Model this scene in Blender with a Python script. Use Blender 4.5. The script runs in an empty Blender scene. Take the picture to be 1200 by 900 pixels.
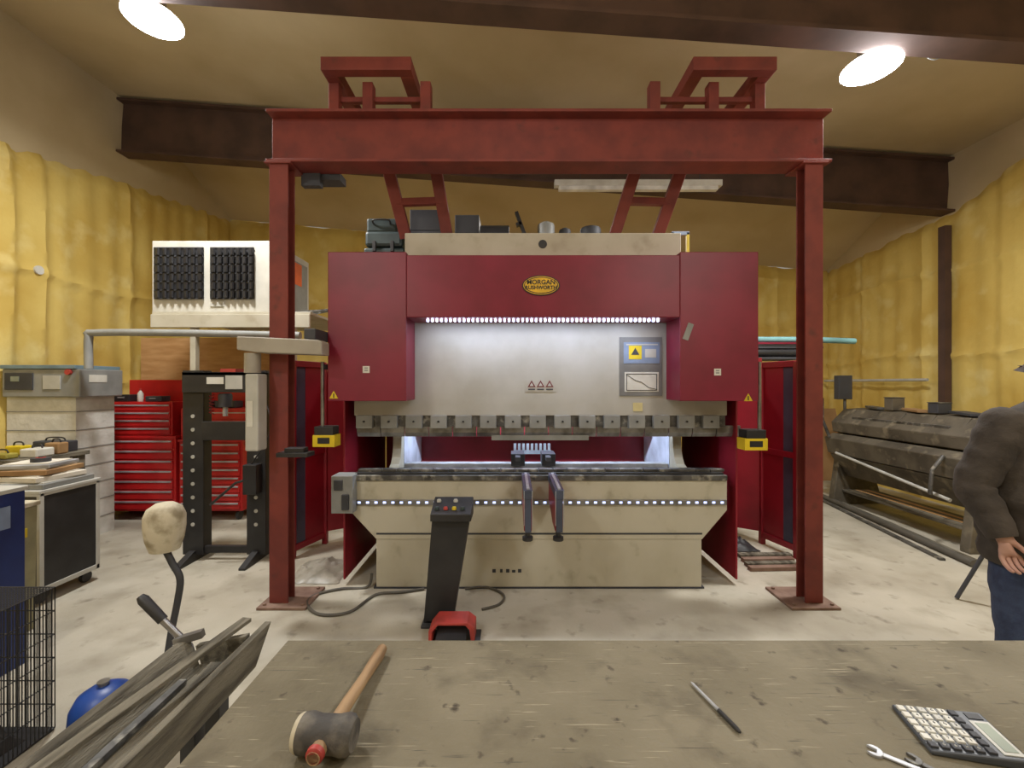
import bpy, bmesh, math, random
from mathutils import Vector, Matrix, noise
random.seed(7)
F=500.0; H=1.7
sc=bpy.context.scene; col=sc.collection
def W(px,py,Y): return Vector(((px-600)/F*Y, Y, H-(py-450)/F*Y))
def XX(px,Y): return (px-600)/F*Y
def ZZ(py,Y): return H-(py-450)/F*Y
def lin(c):
    r=[]
    for v in c:
        v=v/255.0
        r.append(v/12.92 if v<=0.04045 else ((v+0.055)/1.055)**2.4)
    return (r[0],r[1],r[2],1)
# ---------------------------------------------------------------- materials
def M(name,c,rough=.5,metal=0.0,c2=None,scale=4,lo=.4,hi=.65,bump=0,bscale=30,stretch=(1,1,1),es=0,c3=None,s3=1.2,lo3=.5,hi3=.75,detail=6,scr=None,c4=None,s4=6,lo4=.55,hi4=.7):
    m=bpy.data.materials.new(name); m.use_nodes=True
    nt=m.node_tree; b=nt.nodes['Principled BSDF']
    b.inputs['Roughness'].default_value=rough; b.inputs['Metallic'].default_value=metal
    b.inputs['Base Color'].default_value=lin(c)
    tc=nt.nodes.new('ShaderNodeTexCoord'); mp=nt.nodes.new('ShaderNodeMapping')
    mp.inputs['Scale'].default_value=stretch
    nt.links.new(tc.outputs['Object'],mp.inputs['Vector'])
    def nz(sca,l,h,vec=None):
        n=nt.nodes.new('ShaderNodeTexNoise'); n.inputs['Scale'].default_value=sca; n.inputs['Detail'].default_value=detail
        nt.links.new(vec or mp.outputs[0],n.inputs['Vector'])
        r=nt.nodes.new('ShaderNodeMapRange'); r.inputs[1].default_value=l; r.inputs[2].default_value=h
        nt.links.new(n.outputs['Fac'],r.inputs[0]); return r.outputs[0]
    def mixin(fac,last,c):
        m2=nt.nodes.new('ShaderNodeMix'); m2.data_type='RGBA'
        nt.links.new(fac,m2.inputs[0]); nt.links.new(last,m2.inputs[6]); m2.inputs[7].default_value=lin(c)
        return m2.outputs[2]
    if c2 is None: c2=tuple(v*.82 for v in c)
    mx=nt.nodes.new('ShaderNodeMix'); mx.data_type='RGBA'
    nt.links.new(nz(scale,lo,hi),mx.inputs[0]); mx.inputs[6].default_value=lin(c); mx.inputs[7].default_value=lin(c2)
    last=mx.outputs[2]
    if c3 is not None: last=mixin(nz(s3,lo3,hi3),last,c3)
    if c4 is not None: last=mixin(nz(s4,lo4,hi4),last,c4)
    if scr is not None:   # scratches: thin stretched noise in several directions
        for ang,sx,cc in ((.5,3,scr),(-.9,4,scr),(1.35,3,tuple(v*.5 for v in scr)),(.1,5,tuple(v*.55 for v in scr)),(.9,6,scr)):
            m3=nt.nodes.new('ShaderNodeMapping'); m3.inputs['Rotation'].default_value=(0,0,ang); m3.inputs['Scale'].default_value=(sx,90,1)
            nt.links.new(tc.outputs['Object'],m3.inputs['Vector'])
            last=mixin(nz(1.6,.67,.74,m3.outputs[0]),last,cc)
    nt.links.new(last,b.inputs['Base Color'])
    if bump:
        n=nt.nodes.new('ShaderNodeTexNoise'); n.inputs['Scale'].default_value=bscale; n.inputs['Detail'].default_value=8
        nt.links.new(mp.outputs[0],n.inputs['Vector'])
        bp=nt.nodes.new('ShaderNodeBump'); bp.inputs['Strength'].default_value=bump; bp.inputs['Distance'].default_value=.02
        nt.links.new(n.outputs['Fac'],bp.inputs['Height']); nt.links.new(bp.outputs[0],b.inputs['Normal'])
    if es:
        b.inputs['Emission Color'].default_value=lin(c); b.inputs['Emission Strength'].default_value=es
    return m
foam=M('foam',(212,188,106),.85,c2=(190,158,72),scale=1.3,lo=.35,hi=.7,bump=.3,bscale=12,c3=(220,204,138),s3=3,lo3=.55,hi3=.8)
ceilm=M('ceiling_sheet',(196,180,146),.9,c2=(180,163,128),scale=.8)
floorm=M('concrete',(184,179,164),.82,c2=(162,156,140),scale=1.5,lo=.35,hi=.7,bump=.15,bscale=60,c3=(132,125,107),s3=2.6,lo3=.50,hi3=.85,detail=12,c4=(116,110,95),s4=7,lo4=.6,hi4=.8)
rafter=M('rafter_paint',(84,62,52),.75,c2=(68,50,42),scale=3)
oxide=M('red_oxide',(122,52,44),.65,c2=(104,43,38),scale=5,bump=.05,c3=(84,44,38),s3=9,lo3=.6,hi3=.8)
platem=M('dusty_plate',(136,112,98),.8,c2=(108,82,70),scale=8)
maroon=M('maroon_paint',(124,23,50),.42,c2=(110,18,42),scale=3)
redp=M('red_paint',(142,26,42),.45,c2=(122,20,34),scale=3)
chestred=M('chest_red',(190,34,36),.38,c2=(168,26,30),scale=4)
beige=M('machine_beige',(180,176,160),.5,c2=(168,162,144),scale=3,c3=(144,136,114),s3=6,lo3=.58,hi3=.85)
beiged=M('dirty_beige',(190,186,170),.6,c2=(178,173,154),scale=3,lo=.4,hi=.7,c3=(136,128,106),s3=6,lo3=.58,hi3=.88,stretch=(1,1,.8))
ramm=M('ram_paint',(174,172,164),.5,c2=(160,157,146),scale=2.5)
lav=M('white_inner',(214,220,236),.5)
steel=M('steel',(150,150,150),.35,.8,c2=(110,108,104),scale=8)
brsteel=M('bright_steel',(180,184,190),.45,.3,c2=(146,148,152),scale=8)
dsteel=M('dark_steel',(96,95,92),.5,.3,c2=(58,56,53),scale=10,c3=(150,147,136),s3=14,lo3=.54,hi3=.68)
black=M('black_paint',(32,32,34),.5,c2=(42,42,44),scale=6)
dark=M('dark_grey',(60,62,68),.6)
armblue=M('arm_blue_grey',(70,78,98),.45)
grey=M('grey_paint',(140,142,140),.5,c2=(124,126,124),scale=5)
lgrey=M('light_grey',(184,184,178),.5,c2=(168,168,160),scale=5)
armbeige=M('arm_beige',(160,154,142),.5,c2=(146,140,128),scale=5)
white=M('white_paint',(210,210,202),.6,c2=(194,192,182),scale=5)
heatw=M('heater_paint',(188,186,176),.6,c2=(172,170,160),scale=4)
yellow=M('yellow_plastic',(222,196,40),.45)
gold=M('gold',(232,186,50),.45)
blue=M('blue_paint',(24,48,108),.45,c2=(17,36,86),scale=3)
bluel=M('screen_blue',(128,146,174),.3)
green=M('dark_green',(50,66,66),.5,c2=(34,50,52),scale=8)
teal=M('pale_blue_cover',(120,170,172),.6)
orange=M('orange_label',(226,104,50),.5)
ply=M('plywood',(190,150,104),.7,c2=(172,130,84),scale=3,stretch=(1,1,6))
benchm=M('bench_ply',(122,115,96),.8,c2=(101,94,75),scale=3,lo=.35,hi=.65,bump=.3,bscale=50,c3=(78,71,56),s3=7,lo3=.52,hi3=.8,detail=14,scr=(150,143,121),c4=(62,55,43),s4=22,lo4=.63,hi4=.73)
oldwood=M('weathered_wood',(118,113,99),.85,c2=(86,81,69),scale=3,bump=.4,bscale=30,stretch=(6,1,6),c3=(56,52,44),s3=3,lo3=.5,hi3=.78)
hickory=M('hickory',(160,132,98),.65,c2=(124,98,68),scale=5,stretch=(8,1,8),c3=(96,76,54),s3=4,lo3=.58,hi3=.75)
rubber=M('rubber',(64,62,60),.7,c2=(106,101,92),scale=18,bump=.2,bscale=60)
cream=M('cream_pad',(190,182,160),.75,c2=(140,130,106),scale=12,lo=.45,hi=.65,bump=.2,bscale=30)
card=M('cardboard',(156,124,84),.85,c2=(138,106,70),scale=3)
foldm=M('old_machine_paint',(94,87,74),.7,c2=(68,62,52),scale=4,c3=(124,115,96),s3=8,lo3=.56,hi3=.72)
jacket=M('jacket_cloth',(68,61,54),.95,c2=(52,46,40),scale=9,bump=.6,bscale=14)
jeans=M('denim',(52,64,90),.9,c2=(38,48,72),scale=20,bump=.2,bscale=60)
skin=M('skin',(176,138,122),.55,c2=(158,116,100),scale=12)
hairm=M('hair',(60,46,36),.8)
led=M('led_strip',(205,218,255),.4,es=12)
ledlow=M('led_row',(190,205,255),.4,es=1.6)
lamp=M('lamp_diffuser',(248,251,255),.4,es=40)
tube_w=M('strip_diffuser',(235,235,228),.5)
paper=M('paper',(216,212,200),.8,c2=(196,190,176),scale=6)
blockw=M('painted_block',(212,212,206),.85,c2=(194,194,186),scale=6,bump=.3,bscale=20)
hose=M('hose_grey',(88,85,78),.6)
red2=M('pedal_red',(176,62,56),.55,c2=(140,48,42),scale=8)
lcd=M('lcd',(150,160,146),.25)
polym=M('grey_film',(160,156,144),.4,c2=(130,126,112),scale=9)
# ---------------------------------------------------------------- mesh builder
ORG={}
class MB:
    def __init__(s): s.v=[]; s.f=[]; s.s=[]
    def add(s,vs,fs,sm=False):
        o=len(s.v); s.v+= [Vector(v) for v in vs]
        for f in fs: s.f.append([o+i for i in f]); s.s.append(sm)
        return s
    def box(s,x0,y0,z0,x1,y1,z1):
        return s.add([(x0,y0,z0),(x1,y0,z0),(x1,y1,z0),(x0,y1,z0),(x0,y0,z1),(x1,y0,z1),(x1,y1,z1),(x0,y1,z1)],
          [(0,3,2,1),(4,5,6,7),(0,1,5,4),(1,2,6,5),(2,3,7,6),(3,0,4,7)])
    def pb(s,a,b,c,d,Y0,Y1):
        p=W(a,d,Y0); q=W(c,b,Y0); return s.box(p.x,Y0,p.z,q.x,Y1,q.z)
    def bar(s,p0,p1,w,h,up=(0,0,1)):
        p0=Vector(p0);p1=Vector(p1);d=(p1-p0).normalized();up=Vector(up)
        x=d.cross(up)
        if x.length<1e-3: x=d.cross(Vector((0,1,0)))
        x.normalize(); u=x.cross(d); a=x*w/2; b=u*h/2
        vs=[p0-a-b,p0+a-b,p0+a+b,p0-a+b,p1-a-b,p1+a-b,p1+a+b,p1-a+b]
        return s.add(vs,[(0,1,2,3),(7,6,5,4),(0,4,5,1),(1,5,6,2),(2,6,7,3),(3,7,4,0)])
    def tube(s,pts,r,n=10,closed=False):
        pts=[Vector(p) for p in pts]; N=len(pts); vs=[]; pu=None
        for i,p in enumerate(pts):
            if closed: d=pts[(i+1)%N]-pts[i-1]
            else: d=pts[min(i+1,N-1)]-pts[max(i-1,0)]
            d.normalize()
            if pu is None:
                pu=d.orthogonal().normalized()
            pu=(pu-d*pu.dot(d)).normalized(); q=d.cross(pu)
            rr=r[i] if isinstance(r,(list,tuple)) else r
            for k in range(n):
                t=2*math.pi*k/n; vs.append(p+pu*math.cos(t)*rr+q*math.sin(t)*rr)
        fs=[]
        for i in range(N if closed else N-1):
            j=(i+1)%N
            for k in range(n):
                l=(k+1)%n; fs.append((i*n+k,i*n+l,j*n+l,j*n+k))
        if not closed: fs+= [tuple(range(n-1,-1,-1)), tuple((N-1)*n+k for k in range(n))]
        return s.add(vs,fs,True)
    def prism(s,poly,vec):
        n=len(poly); vec=Vector(vec); vs=[Vector(p) for p in poly]+[Vector(p)+vec for p in poly]
        fs=[tuple(range(n)),tuple(range(2*n-1,n-1,-1))]+[(i,(i+1)%n,n+(i+1)%n,n+i) for i in range(n)]
        return s.add(vs,fs)
    def lathe(s,prof,c,axis='Z',n=24):
        vs=[];c=Vector(c)
        for r,z in prof:
            for k in range(n):
                t=2*math.pi*k/n; a,b=r*math.cos(t),r*math.sin(t)
                vs.append(c+(Vector((a,b,z)) if axis=='Z' else Vector((a,z,b)) if axis=='Y' else Vector((z,a,b))))
        fs=[]
        for i in range(len(prof)-1):
            for k in range(n):
                l=(k+1)%n; fs.append((i*n+k,i*n+l,(i+1)*n+l,(i+1)*n+k))
        fs+=[tuple(range(n)),tuple((len(prof)-1)*n+k for k in range(n))]
        return s.add(vs,fs,True)
    def build(s,name,mat,parent=None,bev=0.0,local=False,label=None):
        vs=s.v; origin=Vector((0,0,0))
        if parent is not None:
            if not local:
                mi=ORG[parent].inverted(); vs=[mi@v for v in vs]
        elif not local and vs:
            xs=[v.x for v in vs];ys=[v.y for v in vs];zs=[v.z for v in vs]
            origin=Vector(((min(xs)+max(xs))/2,(min(ys)+max(ys))/2,min(zs))); vs=[v-origin for v in vs]
        me=bpy.data.meshes.new(name); me.from_pydata([tuple(v) for v in vs],[],s.f)
        me.polygons.foreach_set('use_smooth',s.s)
        bm=bmesh.new(); bm.from_mesh(me); bmesh.ops.recalc_face_normals(bm,faces=bm.faces[:]); bm.to_mesh(me); bm.free()
        if any(s.s): 
            try: me.set_sharp_from_angle(angle=math.radians(40))
            except Exception: pass
        me.materials.append(mat)
        o=bpy.data.objects.new(name,me); col.objects.link(o)
        if parent is not None: o.parent=parent; ORG[o]=ORG[parent]
        else: o.location=origin; ORG[o]=Matrix.Translation(origin)
        if bev:
            b=o.modifiers.new('bevel','BEVEL'); b.width=bev; b.segments=2; b.limit_method='ANGLE'; b.angle_limit=math.radians(40)
        if label: o['label']=label
        return o
def thing(name,label,cat,loc,rz=0,group=None):
    o=bpy.data.objects.new(name,None); col.objects.link(o); o.location=loc; o.rotation_euler=(0,0,rz); o.empty_display_size=.1
    o['label']=label; o['category']=cat
    if group: o['group']=group
    ORG[o]=Matrix.Translation(Vector(loc))@Matrix.Rotation(rz,4,'Z')
    return o
def tag(o,label,cat,group=None):
    o['label']=label; o['category']=cat
    if group: o['group']=group
    return o
def struct(o): o['kind']='structure'; return o
def text(s,size,loc,mat,parent,name='lettering',flat=False,bold=0):
    cu=bpy.data.curves.new('t','FONT'); cu.body=s; cu.size=size; cu.align_x='CENTER'; cu.align_y='CENTER'; cu.extrude=.0006; cu.offset=bold
    t=bpy.data.objects.new('t',cu); col.objects.link(t)
    dg=bpy.context.evaluated_depsgraph_get(); me=bpy.data.meshes.new_from_object(t.evaluated_get(dg))
    bpy.data.objects.remove(t)
    L=Vector(loc); mi=ORG[parent].inverted()
    for v in me.vertices:
        x,y,z=v.co
        v.co = (Vector((x,y,z))+L) if flat else mi@(L+Vector((x,-z,y)))
    me.materials.clear(); me.materials.append(mat)
    o=bpy.data.objects.new(name,me); col.objects.link(o); o.parent=parent; ORG[o]=ORG[parent]
    return o
def sm(pts,n=8):
    out=[];P_=[pts[0]]+pts+[pts[-1]]
    for i in range(1,len(P_)-2):
        a,b,c_,d=[Vector(q) for q in P_[i-1:i+3]]
        for k in range(n):
            t=k/n; out.append(.5*((2*b)+(c_-a)*t+(2*a-5*b+4*c_-d)*t*t+(3*b-a-3*c_+d)*t**3))
    out.append(Vector(pts[-1])); return out
def fl(px,py,z=.012): Y=(H-z)*F/(py-450); return Vector((XX(px,Y),Y,z))
def heap(x0,y0,x1,y1,h,f,name,mat,label,cat,fl_=9,base=.01):
    vs=[];fs=[]
    for i in range(25):
        for j in range(17):
            x=x0+(x1-x0)*i/24; y=y0+(y1-y0)*j/16; e=min(i,24-i)/12*min(j,16-j)/8
            n1=noise.noise(Vector((x*fl_,y*fl_,3))); n2=abs(noise.noise(Vector((x*fl_*2.3,y*fl_*2.3,8))))
            vs.append((x+.04*n1,y+.04*n2,base+max(0,(h*e**f)*(.6+.6*n1+.8*n2))))
    for i in range(24):
        for j in range(16): a=i*17+j; fs.append((a,a+17,a+18,a+1))
    m=MB(); m.add(vs,fs,True); return tag(m.build(name,mat),label,cat)
# ================================================================= room shell
XL,XR,YB,YF=-5.5,6.15,8.3,-1.5
def ftL(y): return 4.31+(y-4.58)*.16
def ftR(y):
    if y<5.0: return 4.47
    if y<5.97: return 4.47-(y-5.0)*.39
    return 4.09-(y-5.97)*.086
def ftB(x): return 4.90-(x-XL)/(XR-XL)*1.01
def cz(x,y):
    z=5.32-.0713*x
    if y>6.3:
        t=(y-6.3)/(YB-6.3); z=z*(1-t)+ftB(x)*t
    return z
def foamwall(name,fn,nrm,u0,u1,top,hr,vr,seed):
    nu=int((u1-u0)/.045); nv=90; vs=[];fs=[]
    for i in range(nu+1):
        u=u0+(u1-u0)*i/nu; t=top(u)+.03*noise.noise(Vector((u*2,seed,0)))
        for j in range(nv+1):
            z=t*j/nv
            d=.009*math.sin(u*2*math.pi/.30+.4*noise.noise(Vector((u,z*.8,seed))))
            d+=.012*noise.noise(Vector((u*1.1,z*1.1,seed)))+.009*noise.noise(Vector((u*4,z*2.2,seed+5)))+.006*noise.noise(Vector((u*13,z*11,seed+9)))
            wob=.03*noise.noise(Vector((z*1.7,u*.3,seed+3)))
            for h in hr: d+=.034*math.exp(-((z-h-.03*math.sin(u*3)-wob)/.045)**2)
            for c in vr: d+=.034*math.exp(-((u-c-wob)/.05)**2)
            d-=max(0,(j/nv-.97))*1.8
            vs.append(Vector(fn(u,z))+Vector(nrm)*(d+.05))
    for i in range(nu):
        for j in range(nv):
            a=i*(nv+1)+j; fs.append((a,a+nv+1,a+nv+2,a+1))
    m=MB(); m.add(vs,fs,True); o=m.build(name,foam,local=True)
    return struct(o)
foamwall('wall_left',lambda u,z:(XL,u,z),(1,0,0),YF,YB,ftL,[1.75,2.95],[2.6,4.62,4.95,6.05,7.6],1.0)
foamwall('wall_right',lambda u,z:(XR,u,z),(-1,0,0),YF,YB,ftR,[1.1,2.1,3.3],[2.6,4.3,5.3,6.3,7.4],20.0)
foamwall('wall_back',lambda u,z:(u,YB,z),(0,-1,0),XL,XR,ftB,[1.85,2.75,3.7],[-4.2,-2,.5,3,5.1],40.0)
m=MB(); m.box(XL-.1,YF,-.1,XR+.1,YB+.1,0); struct(m.build('floor',floorm,local=True))
m=MB(); xs=[XL]+[XL+.03+(XR-XL-.06)*i/20 for i in range(21)]+[XR]; ys=[YF+(YB-YF)*i/40 for i in range(41)]
vs=[];fs=[]
for y in ys:
    for k,x in enumerate(xs):
        z=cz(x,y)
        if k==0: z=ftL(y)-.1
        if k==len(xs)-1: z=ftR(y)-.1
        vs.append((x,y,z))
n=len(xs)
for i in range(len(ys)-1):
    for k in range(n-1): a=i*n+k; fs.append((a,a+1,a+n+1,a+n))
m.add(vs,fs); struct(m.build('ceiling',ceilm,local=True))
m=MB(); m.box(XL-.1,YF-.1,0,XR+.1,YF,5.8); struct(m.build('wall_front',ceilm,local=True))
def ibeam(m,p0,p1,h,w,tf,tw):
    p0=Vector(p0);p1=Vector(p1); dz=Vector((0,0,h/2-tf/2))
    m.bar(p0,p1,tw,h-2*tf); m.bar(p0+dz,p1+dz,w,tf); m.bar(p0-dz,p1-dz,w,tf)
for k,Y in enumerate((3.29,6.0)):
    m=MB(); ibeam(m,(XL+.02,Y,4.53+.39+.375),(XR-.02,Y,4.53-.44+.375),.75,.2,.03,.02)
    struct(m.build('trim_%d'%(k+1),rafter))
m=MB(); m.box(6.0,5.91,1.35,6.09,6.01,3.9); struct(m.build('trim_3',rafter))
m=MB(); m.tube([(5.94,6.1,1.76),(5.94,8.1,1.76)],.022); struct(m.build('trim_4',lgrey))
# ================================================================= lamps
def highbay(x,y,z,label):
    t=thing('high_bay_light',label,'light',(x,y,z),0,'round high bay lights under the roof')
    MB().lathe([(.17,.012),(.19,.03),(.17,.05),(.12,.08),(.09,.12),(.09,.18),(.05,.2)],(x,y,z),n=32).build('housing',lgrey,t)
    MB().lathe([(.01,-.03),(.12,-.026),(.18,-.016),(.205,0),(.205,.012)],(x,y,z),n=32).build('diffuser',lamp,t)
    MB().tube([(x,y,z+.19),(x,y,cz(x,y)-.005)],.012).build('hanging_rod',steel,t)
    l=bpy.data.lights.new('bay','AREA'); l.shape='DISK'; l.size=.38; l.energy=135; l.color=(1,.97,.93)
    o=bpy.data.objects.new('bay_lamp_light',l); o.location=(x,y,z-.05); col.objects.link(o)
    l=bpy.data.lights.new('glow_fill','POINT'); l.shadow_soft_size=.12; l.energy=17; l.color=(.9,.95,1)  # extra point light, added to brighten ceiling and rafters around the lamp
    o=bpy.data.objects.new('glow_fill_light',l); o.location=(x,y-.1,z-.28); col.objects.link(o)
highbay(-2.96,3.52,4.70,'glowing round high bay light above the white louvred heater side')
highbay(2.96,3.52,4.30,'glowing round high bay light above the right gantry post')
for x,y,e in ((-2.6,-.2,66),(2.8,-.2,66),(0.2,6.6,56)):  # unseen area lights added as room fill, no fixtures behind them
    l=bpy.data.lights.new('area_fill','AREA'); l.shape='DISK'; l.size=.5; l.energy=e; l.color=(1,.96,.91)
    o=bpy.data.objects.new('area_fill_light',l); o.location=(x,y,4.5 if y<3 else 4.0); col.objects.link(o)
for x,y,z,e in ((-2.2,-.6,3.2,54),(2.4,-.6,3.2,54),(0,1.9,3.9,14)):  # added fill points to lift the ceiling, no real lamps here
    l=bpy.data.lights.new('pt','POINT'); l.shadow_soft_size=.3; l.energy=e; l.color=(1,.96,.91)
    o=bpy.data.objects.new('point_fill_light',l); o.location=(x,y,z); col.objects.link(o)
t=thing('strip_light','long white batten strip light hanging behind the red gantry beam','light',W(748,216,5.6))
MB().pb(650,210,847,217,5.6,5.7).build('body',white,t,.004)
MB().pb(655,217,842,222,5.61,5.69).build('tube',tube_w,t,.006)
for q in (680,820): MB().tube([W(q,210,5.65),Vector((XX(q,5.65),5.65,cz(XX(q,5.65),5.65)))],.004).build('hanging_wire',dark,t)
m=MB(); c=W(1094,66,3.5); m.tube([c+Vector((.05*math.cos(a),0,.028*math.sin(a))) for a in [i*math.pi/8 for i in range(16)]],.005,6,True)
m.tube([c+Vector((0,0,.028)),Vector((c.x,3.5,cz(c.x,3.5)))],.004,6)
tag(m.build('cable_loop',lgrey),'small pale cable loop hanging from roof beside the right lamp','cable')
w=bpy.data.worlds.new('w'); sc.world=w; w.use_nodes=True
w.node_tree.nodes['Background'].inputs[0].default_value=(1,.95,.85,1); w.node_tree.nodes['Background'].inputs[1].default_value=.3
# ================================================================= gantry
G=thing('steel_gantry','tall red oxide steel gantry of two posts and a beam over the press brake','gantry',(.25,3.36,0))
for x0,x1,bx0,bx1 in ((-1.861,-1.718,-1.92,-1.55),(2.25,2.385,2.1,2.47)):
    cx=(x0+x1)/2
    m=MB(); m.box(x0,3.27,.02,x1,3.284,3.4); m.box(x0,3.366,.02,x1,3.38,3.4); m.box(cx-.006,3.284,.02,cx+.006,3.366,3.4)
    m.build('post',oxide,G,.002)
    m=MB(); m.box(bx0,3.2,0,bx1,3.54,.02)
    for bx in (bx0+.04,bx1-.04):
        for by in (3.24,3.5): m.lathe([(.014,.02),(.014,.035)],(bx,by,0),n=6)
    m.build('base_plate',platem,G,.002)
    MB().box(x0-.03,3.25,3.385,x1+.03,3.47,3.4).build('cap_plate',oxide,G,.002)
m=MB(); ibeam(m,(-1.885,3.36,3.604),(2.447,3.36,3.604),.406,.2,.022,.014)
m.build('beam',oxide,G,.003)
MB().box(-1.6,3.47,3.36,-1.4,3.6,3.42).box(-1.7,3.44,3.3,-1.55,3.5,3.42).build('rear_bracket',dark,G)
def rearframe(fx0,fx1,sgn,posts,legs):
    z=4.1; y0,y1=3.22,3.85; xa,xb=XX(fx0,3.2),XX(fx1,3.2)
    MB().box(xa,y0-.03,z-.05,xb,y0+.05,z+.05).build('bracket_bar',oxide,G,.004)
    for xx in (xa+.05,xb-.05): MB().box(xx-.05,y0+.05,z-.05,xx+.05,y1,z+.05).build('bracket_bar',oxide,G,.004)
    MB().box(xa+.01,y1,z-.05,xb-.01,y1+.06,z+.05).build('bracket_bar',oxide,G,.004)
    for p in posts:
        X=XX(p,3.4); MB().box(X-.04,3.33,3.807,X+.04,3.41,z-.04).build('bracket_post',oxide,G,.004)
    X=XX(sgn,3.3); MB().box(X-.04,3.28,3.807,X+.04,3.36,4.03).build('bracket_post',oxide,G,.004)
    MB().box(min(xa,X),3.37,3.93,max(xb,X),3.41,3.97).build('bracket_bar',oxide,G,.004)
    L=[]
    for (a,b) in legs:
        MB().bar(a,b,.1,.07,(0,1,0)).build('strut',oxide,G,.004)
        L.append((a+b)/2+ (b-a)*.1)
    MB().bar(L[0],L[1],.06,.06).build('strut_tie',oxide,G,.004)
rearframe(376,482,499,(434,395),[(W(448,170,3.62),W(476,279,3.95)),(W(506,170,3.62),W(524,276,3.95))])
rearframe(812,910,767,(832,885),[(W(754,170,3.62),W(720,276,3.95)),(W(808,170,3.62),W(770,278,3.95))])
# ================================================================= press brake
P=thing('press_brake','large maroon and beige hydraulic press brake under the gantry','press brake',(.255,3.7,0))
def ppoly(pts,Y,Y1): 
    m=MB(); m.prism([W(a,b,Y) for a,b in pts],(0,Y1-Y,0)); return m
ppoly([(413,563),(852,563),(852,598),(823,632),(413+28,632),(413,602)],3.54,3.75).build('bed',beiged,P,.004)
m=MB(); p=W(441,632,3.55); q=W(822,632,3.55); m.box(p.x,3.548,0.012,q.x,3.75,ZZ(629,3.54)); m.build('bed_apron',beiged,P,.003)
MB().pb(441,624.5,823,626.5,3.537,3.56).build('bed_seam',dark,P)
MB().box(p.x-.02,3.542,0,q.x+.02,3.75,.014).build('base_plate',dark,P)
m=MB(); m.pb(415,586,852,592,3.522,3.541); m.build('support_rail',steel,P,.002)
m=MB()
for i in range(44): m.pb(419+i*9.9,587.8,422.5+i*9.9,590.2,3.519,3.523)
m.build('rail_lights',ledlow,P)
m=MB(); m.box(XX(412,3.52),3.525,.9,XX(853,3.52),3.76,.945); m.build('table_top',dsteel,P,.004)
MB().box(XX(416,3.55),3.55,.945,XX(848,3.55),3.70,.962).build('die_holder',black,P,.003)
m=MB(); x=XX(418,3.55); i=0
while x<XX(846,3.55):
    wd=.12 if i%3 else .2; m.box(x,3.58,.962,x+wd-.006,3.65,.985); i+=1; x+=wd
m.build('lower_die',dsteel,P,.003)
m=MB(); m.pb(388,558,413,602,3.44,3.6); m.build('end_stop_box',grey,P,.004)
MB().pb(391,563,401,575,3.43,3.44).pb(400,580,408,598,3.42,3.44).build('end_stop_cover',dark,P,.002)
# ram
m=MB(); a=W(415,487,3.62); b=W(852,487,3.62)
m.box(a.x,3.62,a.z,b.x,3.74,2.6)
m.build('ram',ramm,P,.003)
MB().box(XX(475,3.62),3.6,2.6,XX(797,3.62),4.3,2.975).build('cylinder_cover',beige,P,.006)
MB().lathe([(.034,-.006),(.038,.002)],(XX(636,3.6),3.6,ZZ(286,3.6)),'Y',24).build('cover_plug',black,P)
zt,zb=2.723,1.568
MB().box(-1.426,3.3,zb,-.818,3.6,zt).build('side_housing',maroon,P,.006)
MB().box(1.30,3.3,zb,1.907,3.6,zt).build('side_housing',maroon,P,.006)
MB().box(-.816,3.295,ZZ(372,3.3),1.298,3.6,ZZ(299,3.3)).build('center_cover',maroon,P,.006)
m=MB(); 
for i in range(52):
    X=XX(502,3.4)+i*(XX(770,3.4)-XX(502,3.4))/51; m.box(X-.007,3.37,2.195,X+.007,3.39,2.214)
m.build('led_strip',led,P)
l=bpy.data.lights.new('led','AREA'); l.shape='RECTANGLE'; l.size=1.8; l.size_y=.03; l.energy=7.5; l.color=(.70,.79,1)
o=bpy.data.objects.new('led_lamp_light',l); o.location=(.22,3.42,2.19); o.rotation_euler=(math.radians(8),0,0); col.objects.link(o)
MB().box(-.9,3.96,1.615,1.36,3.99,1.64).build('rear_led_bar',led,P)
l=bpy.data.lights.new('led2','AREA'); l.shape='RECTANGLE'; l.size=2.2; l.size_y=.06; l.energy=32; l.color=(.66,.80,1)
o=bpy.data.objects.new('throat_lamp_light',l); o.location=(.22,4.0,1.60); o.rotation_euler=(math.radians(28),0,0); col.objects.link(o)
for s,xa in ((-1,-1.42),(1,1.90)):
    MB().box(xa-.004 if s<0 else xa-.012,3.6,.05,xa+.012 if s<0 else xa+.004,4.75,2.70).build('side_cover',redp,P,.003)
    x0,x1=(-1.41,-.82) if s<0 else (1.30,1.89)
    MB().box(x0,3.76,2.62,x1,4.75,2.715).build('top_cover',maroon,P,.003)
    X=-1.015 if s<0 else 1.478
    pts=[(4.9,.02),(4.9,2.6),(3.78,2.6),(3.78,1.46)]
    for k in range(9):
        t=math.pi/2-k*math.pi/8; pts.append((3.80+.13*math.cos(t),1.2+.24*math.sin(t)))
    pts+=[(3.78,.94),(3.78,.02)]
    m=MB(); m.prism([(X-(.08 if s<0 else 0),y,z) for y,z in pts],(.08,0,0)); m.build('c_frame',beige,P,.003)
    xi=X+.001 if s<0 else X-.006
    MB().box(xi,4.0,.85,xi+.005,4.85,1.6).build('inner_plate',lav,P)
MB().box(-1.40,4.76,.1,1.88,4.79,2.6).build('back_cover',redp,P)
MB().box(-1.0,4.45,1.15,1.46,4.55,1.28).build('back_beam',redp,P,.004)
for k in range(9): 
    X=-.85+k*.27; MB().box(X-.012,4.43,1.16,X+.012,4.45,1.27).build('beam_rib',maroon,P)
MB().pb(474,543,783,549,4.0,4.1).build('gauge_rail',brsteel,P,.004)
MB().pb(474,549,783,556,3.95,4.15).build('gauge_bed',dark,P,.004)
m=MB(); m.pb(602,528,646,532,4.2,4.22)
for i in range(9): m.pb(602+i*5,520,605+i*5,528,4.2,4.22)
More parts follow.
